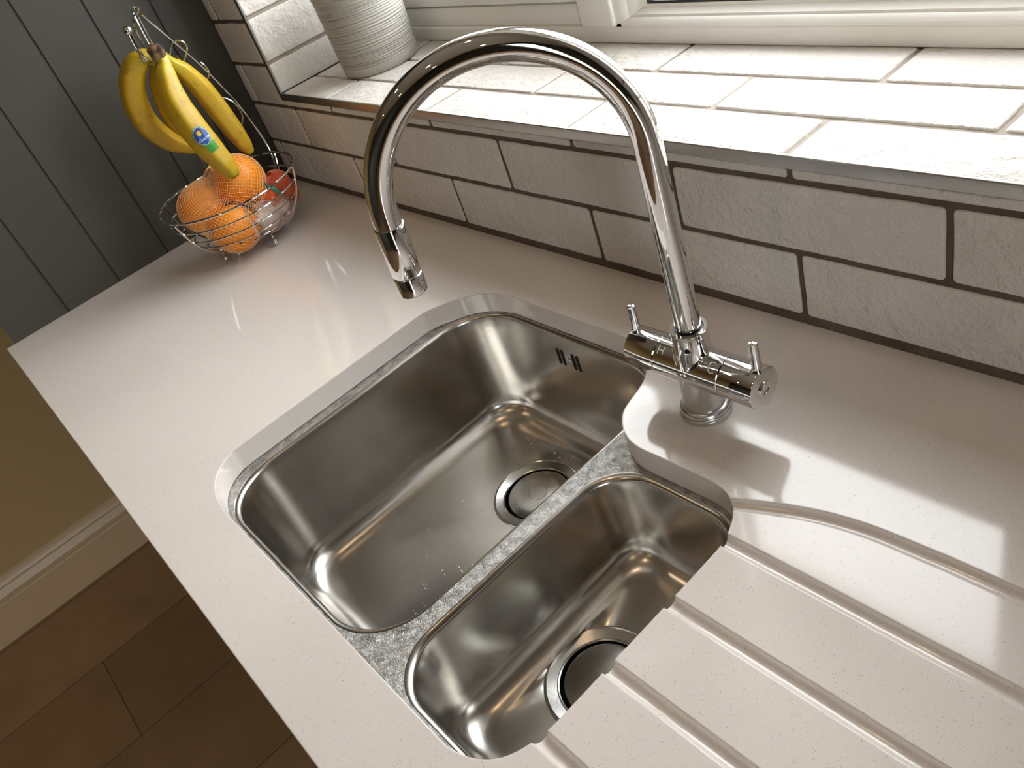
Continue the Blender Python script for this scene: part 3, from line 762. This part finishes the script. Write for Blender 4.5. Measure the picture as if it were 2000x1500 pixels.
banana([(312, 104), (332, 122), (362, 142), (396, 176), (426, 214), (454, 251), (476, 280), (487, 293), (492, 299)], [.0070, .0095, .0145, .0178, .0182, .0170, .0135, .0090, .0040],
       [-.004, -.008, -.016, -.022, -.024, -.022, -.020, -.018, -.018], M['banana'], .75)
ban, st = banana([(310, 104), (321, 124), (326, 150), (341, 196), (370, 240), (403, 281), (434, 315), (452, 334), (461, 345)], [.0085, .0102, .0155, .0215, .0226, .0220, .0185, .0132, .0066],
       [.006, .014, .024, .034, .043, .050, .056, .059, .061], M['banana'], .2)
bm = bmesh.new()
crown_p = smooth_path([W(299, 90, .006), W(303, 97, .008), W(308, 107, .009), W(312, 120, .010)], 4)
tube(bm, crown_p, interp([.0090, .0122, .0128, .0100], 4), seg=20, shape=lambda t: 1 + .10 * cos(3 * t) + .05 * cos(7 * t))
finish('crown', bm, M['crown'], BAN)
# sticker wrapped on the front banana
def on_banana(target_px, du, dv, lift):
    """du along the fruit, dv round it, both in metres, from the point facing the camera at target_px"""
    tp = W(*target_px, .03); i = min(range(len(st)), key=lambda k: (st[k][0] - tp).length)
    L = 0; sgn = 1 if du > 0 else -1; rem = abs(du); j = i
    p = st[i][0].copy(); f_ = i
    while rem > 0 and 0 < j + sgn < len(st) - 1:
        s_ = (st[j + sgn][0] - st[j][0]).length
        if s_ > rem: break
        rem -= s_; j += sgn
    k2 = j + sgn; s_ = (st[k2][0] - st[j][0]).length; t_ = rem / s_ if s_ else 0
    c = st[j][0].lerp(st[k2][0], t_); r0 = st[j][3] + (st[k2][3] - st[j][3]) * t_
    tang = (st[min(j + 1, len(st) - 1)][0] - st[max(j - 1, 0)][0]).normalized()
    tocam = (CAMP - c); tocam = (tocam - tang * tocam.dot(tang)).normalized(); side_ = tang.cross(tocam)
    a = -.10 + dv / r0; return c + (tocam * cos(a) + side_ * sin(a)) * (r0 * 1.05 + lift)
def patch(bm, target, ru, rv, cu, cv, lift, mi, rect=False):
    n = 10; grid = {}
    if rect:
        for i in range(n + 1):
            for j in range(n + 1): grid[i, j] = bm.verts.new(on_banana(target, cu + ru * (2 * i / n - 1), cv + rv * (2 * j / n - 1), lift))
        for i in range(n):
            for j in range(n): bm.faces.new((grid[i, j], grid[i + 1, j], grid[i + 1, j + 1], grid[i, j + 1])).material_index = mi
    else:
        rows = [[bm.verts.new(on_banana(target, cu + ru * s / 6 * cos(2 * pi * k / 40), cv + rv * s / 6 * sin(2 * pi * k / 40), lift)) for k in range(40)] for s in range(1, 7)]
        c = bm.verts.new(on_banana(target, cu, cv, lift))
        for k in range(40): bm.faces.new((c, rows[0][k], rows[0][(k + 1) % 40])).material_index = mi
        for a, b in zip(rows, rows[1:]): strip(bm, a, b, mi)
T = (385, 272)
bm = bmesh.new()
patch(bm, T, .0160, .0125, 0, 0, .0003, 0); patch(bm, T, .0150, .0115, 0, 0, .0006, 1); patch(bm, T, .0142, .0108, 0, 0, .0009, 2)
patch(bm, T, .0050, .0068, -.0070, .0, .0012, 5); patch(bm, T, .0040, .0030, -.0052, .0010, .0015, 3)
patch(bm, T, .0080, .0080, .0215, -.002, .0005, 4, rect=True)
tx = bpy.data.curves.new('t', 'FONT'); tx.body = 'Chiquita'; tx.size = .0062; tx.align_x = 'CENTER'; tx.align_y = 'CENTER'
to = bpy.data.objects.new('t', tx); COL.objects.link(to); bpy.context.view_layer.update()
tm = bpy.data.meshes.new_from_object(to.evaluated_get(bpy.context.evaluated_depsgraph_get())); bpy.data.objects.remove(to)
vm = [bm.verts.new(on_banana(T, .0052 - v.co.y, v.co.x * .9 * -1, .0014)) for v in tm.vertices]
for p in tm.polygons:
    try: bm.faces.new([vm[i] for i in p.vertices]).material_index = 1
    except ValueError: pass
finish('fruit_sticker', bm, [M['green_label'], M['white_label'], M['blue_label'], M['yellow_label'], M['green_label'], Mat('violet_label', srgb(70, 60, 92), .3).m], BAN, smooth=False, recalc=False)['label'] = 'blue oval fruit sticker with green tab'

def fruit(name, c, r, mat, label, cat, group=None, squash=.96, stem=True, tilt=(0, 0, 0)):
    c = Vector(c); t = root(name, c - Vector((0, 0, r)), label, cat, group); bm = bmesh.new()
    seg, rin = 48, 28; rows = []
    rot = Matrix.Rotation(tilt[0], 3, 'X') @ Matrix.Rotation(tilt[1], 3, 'Y')
    for i in range(1, rin):
        ph = pi * i / rin; dimple = .06 * math.exp(-(ph / .22) ** 2) + .03 * math.exp(-((pi - ph) / .2) ** 2)
        rows.append(ring(bm, [c + rot @ (Vector((sin(ph) * cos(2 * pi * k / seg), sin(ph) * sin(2 * pi * k / seg), (cos(ph)) * squash)) * r * (1 - dimple + .012 * noise.noise(Vector((sin(ph) * cos(2 * pi * k / seg), sin(ph) * sin(2 * pi * k / seg), cos(ph))) * 1.6 + c * 30))) for k in range(seg)]))
    a = bm.verts.new(c + rot @ Vector((0, 0, r * squash * .935))); b = bm.verts.new(c - rot @ Vector((0, 0, r * squash * .965)))
    for p, q in zip(rows, rows[1:]): strip(bm, p, q)
    for k in range(seg): bm.faces.new((a, rows[0][k], rows[0][(k + 1) % seg])); bm.faces.new((b, rows[-1][(k + 1) % seg], rows[-1][k]))
    finish('peel', bm, mat, t, angle=80)
    if stem:
        bm = bmesh.new(); lathe(bm, [(0, .0016), (.0022, .0012), (.0030, 0), (.0032, -.002)], c + rot @ Vector((0, 0, r * squash * .94)), rot @ Z, seg=12); finish('stem_button', bm, M['crown'], t)
    return c, r
O1 = W(467, 353, .004); O2 = W(397, 407, -.002); O3 = W(459, 446, .050)
f1 = fruit('orange', O1, .0440, M['orange'], 'topmost orange of the net, under the banana tips', 'orange', 'oranges in the wire basket', tilt=(2.2, .3, 0))
f2 = fruit('orange', O2, .0418, M['orange'], 'orange of the net nearest the dark panelling', 'orange', 'oranges in the wire basket', tilt=(1.0, 2.4, 0))
f3 = fruit('orange', O3, .0408, M['orange'], 'lowest orange in front, resting on the basket wires', 'orange', 'oranges in the wire basket', tilt=(2.5, 1, 0))
m1 = fruit('mandarin', W(541, 358, -.01), .0225, M['mandarin'], 'upper small reddish mandarin beside the teal tag', 'mandarin', 'mandarins in the wire basket', .88, False)
m2 = fruit('mandarin', W(527, 392, .022), .0215, M['mandarin'], 'lower small reddish mandarin behind the front wires, below the teal tag', 'mandarin', 'mandarins in the wire basket', .88, False)
m3 = fruit('mandarin', W(562, 376, -.02), .0200, M['mandarin'], 'small reddish mandarin against the far side wires of the basket', 'mandarin', 'mandarins in the wire basket', .88, False)
def garlic(c, r, label, tilt):
    c = Vector(c); bm = bmesh.new(); rot = Matrix.Rotation(tilt[0], 3, 'X') @ Matrix.Rotation(tilt[1], 3, 'Y'); rows = []; seg = 48
    for (rr, z) in ((.25, -.72), (.6, -.70), (.88, -.5), (1, -.15), (.95, .2), (.72, .55), (.42, .82), (.20, 1.05), (.13, 1.3), (.15, 1.5)):
        rows.append(ring(bm, [c + rot @ (Vector((cos(t), sin(t), 0)) * r * rr * (1 + (.07 if rr > .3 else .0) * abs(cos(4.5 * t)) - .03) + Z * z * r) for t in [2 * pi * k / seg for k in range(seg)]]))
    for p, q in zip(rows, rows[1:]): strip(bm, p, q)
    bm.faces.new(rows[0]); bm.faces.new(rows[-1])
    o = finish('garlic_bulb', bm, M['garlic'], None, loc=c, angle=70); tag(o, label, 'garlic', 'garlic bulbs in the wire basket')
G1 = W(520, 425, .048); G2 = W(546, 408, .028)
garlic(G1, .0240, 'pale garlic bulb low in the basket beside the front orange', (1.2, .6)); garlic(G2, .0220, 'pale garlic bulb under the mandarins at the basket side', (.5, 1.6))

def net(name, spheres, mat, label, cols, rows_n, thick=.00075, pad=.0016, axis=Z, neck=0.0, loc=None):
    """diamond mesh bag pulled over a group of fruit"""
    c = Vector((0, 0, 0))
    for p, r in spheres: c += p
    c /= len(spheres)
    bm = bmesh.new()
    def rad(d):
        best = .012; s_ = 0; vals = []
        for p, r in spheres:
            r = r + pad; oc = p - c; b = d.dot(oc); disc = b * b - (oc.length_squared - r * r)
            # support function gives a taut hull; blend with the ray hit
            hit = b + sqrt(disc) if disc > 0 else 0
            vals.append(max(hit, (oc.dot(d) + r) * (.80 if disc <= 0 else .9)))
        return max(vals)
    q = Z.rotation_difference(axis); V = {}
    for j in range(rows_n + 1):
        ph = .12 + (pi - .24) * j / rows_n
        for i in range(cols):
            th = 2 * pi * (i + (.5 if j % 2 else 0)) / cols
            d = q @ Vector((sin(ph) * cos(th), sin(ph) * sin(th), cos(ph)))
            jit = 1 + .004 * noise.noise(d * 9)
            p = c + d * rad(d) * jit
            if neck and ph > pi - .5: p += q @ Vector((0, 0, -neck * (ph - pi + .5)))
            V[i, j] = bm.verts.new(p)
    for j in range(0, rows_n - 1):
        for i in range(cols):
            i2 = i - 1 if j % 2 == 0 else i; i3 = i if j % 2 == 0 else i + 1
            try: bm.faces.new((V[i, j], V[i3 % cols, j + 1], V[i, j + 2], V[i2 % cols, j + 1]))
            except ValueError: pass
    o = finish(name, bm, mat, None, loc=c - Vector((0, 0, .05)), smooth=False)
    md = o.modifiers.new('w', 'WIREFRAME'); md.thickness = thick; md.use_even_offset = False; md.use_replace = True
    bpy.context.view_layer.update(); dg = bpy.context.evaluated_depsgraph_get()
    me = bpy.data.meshes.new_from_object(o.evaluated_get(dg)); o.modifiers.clear(); o.data = me
    return tag(o, label, 'net')
net('orange_net', [f1, f2, f3], M['net_orange'], 'pale orange mesh net pulled round the three large oranges', 50, 54, .0009)
net('mandarin_net', [m1, m2, m3], M['net_red'], 'red mesh net round the small mandarins', 32, 36, .0009)
net('garlic_net', [(G1, .026), (G2, .024)], M['net_pale'], 'pale pinkish mesh net round the garlic bulbs', 30, 34, .0008)
# teal tag on the mandarin net
bm = bmesh.new(); L1 = smooth_path([W(518, 362, .035), W(532, 368, .040), W(546, 376, .036), W(558, 386, .028)], 6); a = []; b = []
for i, p in enumerate(L1):
    wv = Vector((0, 0, .0055 + .0015 * sin(i * .9))); a.append(p + wv + VH * .001 * sin(i * 1.3)); b.append(p - wv)
for s in (0, 1):
    pass
va, vb = ring(bm, a), ring(bm, b); strip(bm, va, vb, closed=False)
o = finish('net_tag', bm, M['teal'], None, loc=L1[0]); md = o.modifiers.new('s', 'SOLIDIFY'); md.thickness = .0005
tag(o, 'small teal tag wrapped round the mandarin net', 'tag')

# ------------------------------------------------------------------ base cabinets under the worktop
for i, (a, b) in enumerate(((XL + .002, -.40), (-.398, .50), (.502, 1.10), (1.102, XEND - .004))):
    t_ = root('base_cabinet', ((a + b) / 2, -.3, -H0), ['pale base cabinet beside the dark panelling', 'wide pale base cabinet holding the sink', 'pale base cabinet under the draining grooves', 'pale base cabinet at the far end of the worktop'][i], 'cabinet', 'base cabinets under the worktop')
    bm = bmesh.new(); box(bm, a, a + .018, -.575, -.005, -H0 + .12, -.0305); box(bm, b - .018, b, -.575, -.005, -H0 + .12, -.0305)
    box(bm, a + .018, b - .018, -.575, -.005, -H0 + .12, -H0 + .138); box(bm, a, b, -.52, -.505, -H0, -H0 + .12); box(bm, a + .018, b - .018, -.012, -.005, -H0 + .138, -.0305)
    finish('body', bm, M['cabinet'], t_)
    n_ = 2 if b - a > .62 else 1
    for k in range(n_):
        p, q = a + (b - a) * k / n_ + .0015, a + (b - a) * (k + 1) / n_ - .0015
        bm = bmesh.new(); box(bm, p, q, -.595, -.576, -H0 + .123, -.036, bev=.0015); dd = finish('door', bm, M['cabinet'], t_)
        bm = bmesh.new(); hx = q - .04 if k == 0 else p + .04; tube(bm, [(hx, -.595, -.08), (hx, -.618, -.084), (hx, -.618, -.196), (hx, -.595, -.20)], .004, seg=10); finish('handle', bm, M['satin'], dd)

# ------------------------------------------------------------------ ceiling downlights (warm)
warm = Mat('lamp_face', (1, .7, .4, 1)); warm.b.inputs['Emission Color'].default_value = (1, .66, .36, 1); warm.b.inputs['Emission Strength'].default_value = 90
for i, (x, y) in enumerate(((.12, -.31), (-.75, -1.15), (.35, -1.25), (1.35, -1.2), (-.75, -2.3), (.35, -2.4), (1.35, -2.3))):
    t_ = root('downlight', (x, y, 1.52), 'recessed warm ceiling downlight over the kitchen', 'ceiling light', 'recessed ceiling downlights')
    bm = bmesh.new(); lathe(bm, [(.030, 0), (.044, 0), (.045, -.003), (.040, -.005), (.030, -.003), (.029, .0)], (x, y, 1.52), seg=32); finish('bezel', bm, M['satin'], t_)
    bm = bmesh.new(); lathe(bm, [(0, -.0015), (.022, -.0015), (.029, -.0005), (.029, 0)], (x, y, 1.52), seg=32); finish('lamp', bm, warm.m, t_)
    l_ = light('downlight_beam', 'SPOT', (x, y, 1.50), (0, 0, 0), LAMP_W * (.35 if i == 0 else 1.7 if i == 1 else .8), (1, .80, .60), shadow_soft_size=.03, spot_size=radians(130), spot_blend=.8)

# lift everything so the floor is at zero
for o in bpy.data.objects:
    if o.parent is None: o.location.z += H0
